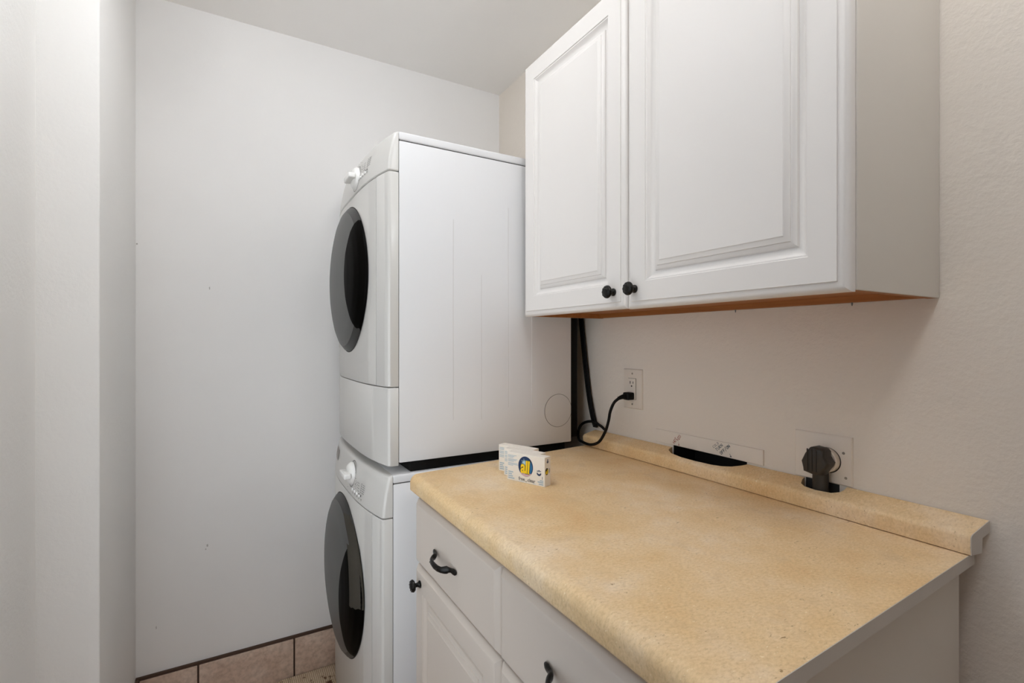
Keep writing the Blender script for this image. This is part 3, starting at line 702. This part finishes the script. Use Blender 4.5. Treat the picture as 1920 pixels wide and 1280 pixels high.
# ------------------------------------------------------------------ three detergent boxes
def text_mesh(s, size, offset=0.0, shear=0.0, sx=1.0, space=1.0):
    cu = bpy.data.curves.new('lettering', 'FONT'); cu.body = s; cu.size = size; cu.offset = offset; cu.shear = shear; cu.space_character = space
    cu.align_x = 'CENTER'; cu.align_y = 'BOTTOM_BASELINE'; cu.resolution_u = 5
    o = bpy.data.objects.new('lettering', cu); C.objects.link(o)
    bpy.context.view_layer.update()
    me = bpy.data.meshes.new_from_object(o.evaluated_get(bpy.context.evaluated_depsgraph_get()))
    vs_ = [(v.co.x*sx, v.co.y) for v in me.vertices]; fs = [list(p.vertices) for p in me.polygons]
    bpy.data.objects.remove(o); bpy.data.curves.remove(cu); bpy.data.meshes.remove(me)
    return vs_, fs
BW, BH, BD = 0.1185, 0.0725, 0.026
def disc(a, b, n=40, cx=0.0, cy=0.0):
    return [(cx+a*math.cos(2*math.pi*i/n), cy+b*math.sin(2*math.pi*i/n)) for i in range(n)], [list(range(n))]
def quad(x0, y0, x1, y1): return [(x0, y0), (x1, y0), (x1, y1), (x0, y1)], [[0, 1, 2, 3]]
def join(*parts):
    V, F = [], []
    for v, f in parts:
        k = len(V); V += v; F += [[i+k for i in q] for q in f]
    return V, F
def shift(vf, dx, dy, rot=0):
    c, s = math.cos(rot), math.sin(rot)
    return [(x_*c-y_*s+dx, x_*s+y_*c+dy) for x_, y_ in vf[0]], vf[1]
TX_all = text_mesh('all', 0.0440, 0.0014, 0.10, 0.80, 0.95); TX_out = text_mesh('all', 0.0440, 0.0027, 0.10, 0.80, 0.95)
TX_free = text_mesh('free', 0.0122, 0.0002); TX_clear = text_mesh('clear', 0.0122, 0.0002); TX_1 = text_mesh('1', 0.0095, 0.0002)
TX_small = text_mesh('all', 0.0140, 0.0005, 0.1, 0.92)
def detergent(bl, label, full):
    d = Vector((0.0439, -0.1096, 0)).normalized(); nrm = Vector((d.y, -d.x, 0))    # outward normal of the printed face
    if nrm.x > 0: nrm = -nrm
    bl = Vector((bl[0], bl[1], 0.9352))
    t = thing('detergent_box', label, 'box', bl + d*BW/2 - nrm*BD/2, 'detergent boxes on the counter')
    bm = bmesh.new()
    box(bm, 0, BW, 0, BD, 0, BH, bev=0.0006, seg=1)
    Mx = Matrix(((d.x, -nrm.x, 0, bl.x), (d.y, -nrm.y, 0, bl.y), (0, 0, 1, bl.z), (0, 0, 0, 1)))
    bm.transform(Mx); mk('carton', bm, 'card', t, smooth=0)
    def put(nm, vf, mat, lift, side=False, parent=t):
        bm = bmesh.new(); vv = []
        for u, v in vf[0]:
            if side: p = bl + d*(BW+lift) - nrm*u + Vector((0, 0, v))
            else: p = bl + d*u + nrm*lift + Vector((0, 0, v))
            vv.append(bm.verts.new(p))
        for f in vf[1]:
            try: bm.faces.new([vv[i] for i in f])
            except ValueError: pass
        return mk(nm, bm, mat, parent, smooth=0, fix=False)
    L = 0.00025
    # blue lines of small print at the left
    rows = [(0.064, 0.028), (0.0612, 0.021), (0.0584, 0.017), (0.0540, 0.030), (0.0512, 0.026), (0.0484, 0.019), (0.0440, 0.031), (0.0412, 0.033), (0.0384, 0.017)]
    put('small_print', join(*[quad(0.003, z, 0.003+w_, z+0.0014) for z, w_ in rows]), 'blue_text', L)
    put('small_print', join(*[quad(0.004, z, 0.004+w_, z+0.0030) for z, w_ in ((0.0205, 0.016), (0.0152, 0.012), (0.0098, 0.015), (0.0045, 0.020))]), 'blue_text', L)
    ox, oy = 0.0600, 0.0420
    lg = put('logo_disc', disc(0.0232, 0.0255, 48, ox, oy), 'blue_dark', L); lg['label'] = 'round blue logo with yellow lettering'
    put('logo_swirl', disc(0.0150, 0.0190, 40, ox+0.0060, oy-0.0010), 'blue_mid', 2*L, parent=lg)
    rays = []
    for k in range(14):
        a = math.radians(20+k*25.7); r_ = 0.0165 if k % 2 else 0.0125
        c0 = (ox-0.004, oy+0.009)
        rays.append(([(c0[0]+0.0035*math.cos(a-.3), c0[1]+0.0035*math.sin(a-.3)), (c0[0]+r_*0.75*math.cos(a), c0[1]+r_*0.75*math.sin(a)), (c0[0]+0.0035*math.cos(a+.3), c0[1]+0.0035*math.sin(a+.3))], [[0, 1, 2]]))
    put('logo_burst', join(disc(0.0042, 0.0042, 20, ox-0.004, oy+0.009), *rays), 'blue_pale', 3*L, parent=lg)
    sw = [(ox-0.0172, oy-0.0175), (ox-0.0130, oy-0.0142), (ox, oy-0.0155), (ox+0.0140, oy-0.0152), (ox+0.0172, oy-0.0172), (ox+0.0120, oy-0.0222), (ox+0.0045, oy-0.0246), (ox-0.003, oy-0.0250), (ox-0.0110, oy-0.0228)]
    put('logo_ribbon', (sw, [list(range(9))]), 'pink', 3*L, parent=lg)
    put('logo_outline', shift(TX_out, ox-0.0015, oy-0.0160), 'outline', 4*L, parent=lg)
    put('logo_lettering', shift(TX_all, ox-0.0015, oy-0.0160), 'yellow', 5*L, parent=lg)
    put('printed_words', join(shift(TX_free, 0.0475, 0.0052), shift(TX_clear, 0.0780, 0.0052)), 'grey_text', L)
    sm = [(0.0610+0.0042*math.cos(math.radians(a)), 0.0072+0.0042*math.sin(math.radians(a))) for a in range(200, 341, 14)]
    sm += [(0.0610+0.0034*math.cos(math.radians(a)), 0.0075+0.0034*math.sin(math.radians(a))) for a in range(340, 199, -14)]
    put('smile_mark', (sm, [list(range(len(sm)))]), 'grey_text', L)
    put('fine_line', quad(0.040, 0.0026, 0.0545, 0.0034), 'blue_text', L); put('fine_line', quad(0.083, 0.0026, 0.091, 0.0034), 'blue_text', L)
    em = [(0.1015+0.0070*math.cos(math.radians(a)), 0.0320+0.0070*math.sin(math.radians(a))) for a in range(180, 361, 15)] + [(0.1015+0.0045*math.cos(math.radians(a)), 0.0335+0.0035*math.sin(math.radians(a))) for a in range(360, 179, -15)]
    put('emblem', join((em, [list(range(len(em)))]), disc(0.0019, 0.0026, 12, 0.1015, 0.0375), disc(0.0016, 0.0016, 10, 0.0970, 0.0365), disc(0.0014, 0.0014, 10, 0.1062, 0.0372)), 'navy_text', L)
    put('printed_number', shift(TX_1, 0.1115, 0.0180), 'navy_text', L)
    put('small_print', join(quad(0.104, 0.0130, 0.1145, 0.0155), quad(0.0975, 0.0085, 0.1145, 0.0115), quad(0.101, 0.0035, 0.1145, 0.0065)), 'blue_text', L)
    # narrow side with the small logo
    sl = put('side_logo', disc(0.0068, 0.0088, 30, 0.0090, 0.0370), 'outline', L, True); 
    put('side_lettering', shift(TX_small, 0.0090, 0.0315), 'yellow', 2*L, True, sl)
    put('side_emblem', join(disc(0.0040, 0.0030, 16, 0.0125, 0.0600), disc(0.0020, 0.0030, 12, 0.0130, 0.0645)), 'navy_text', L, True)
    put('small_print', join(quad(0.0190, 0.031, 0.0202, 0.044), quad(0.0215, 0.033, 0.0227, 0.042)), 'grey_text', L, True)
    return t
detergent((0.6331, 1.1216), 'white detergent box with round blue and yellow logo, front of three', True)
detergent((0.6455, 1.1615), 'white detergent box squeezed between the two other boxes', False)
detergent((0.6570, 1.2120), 'white detergent box at the back, nearest the dryer', False)
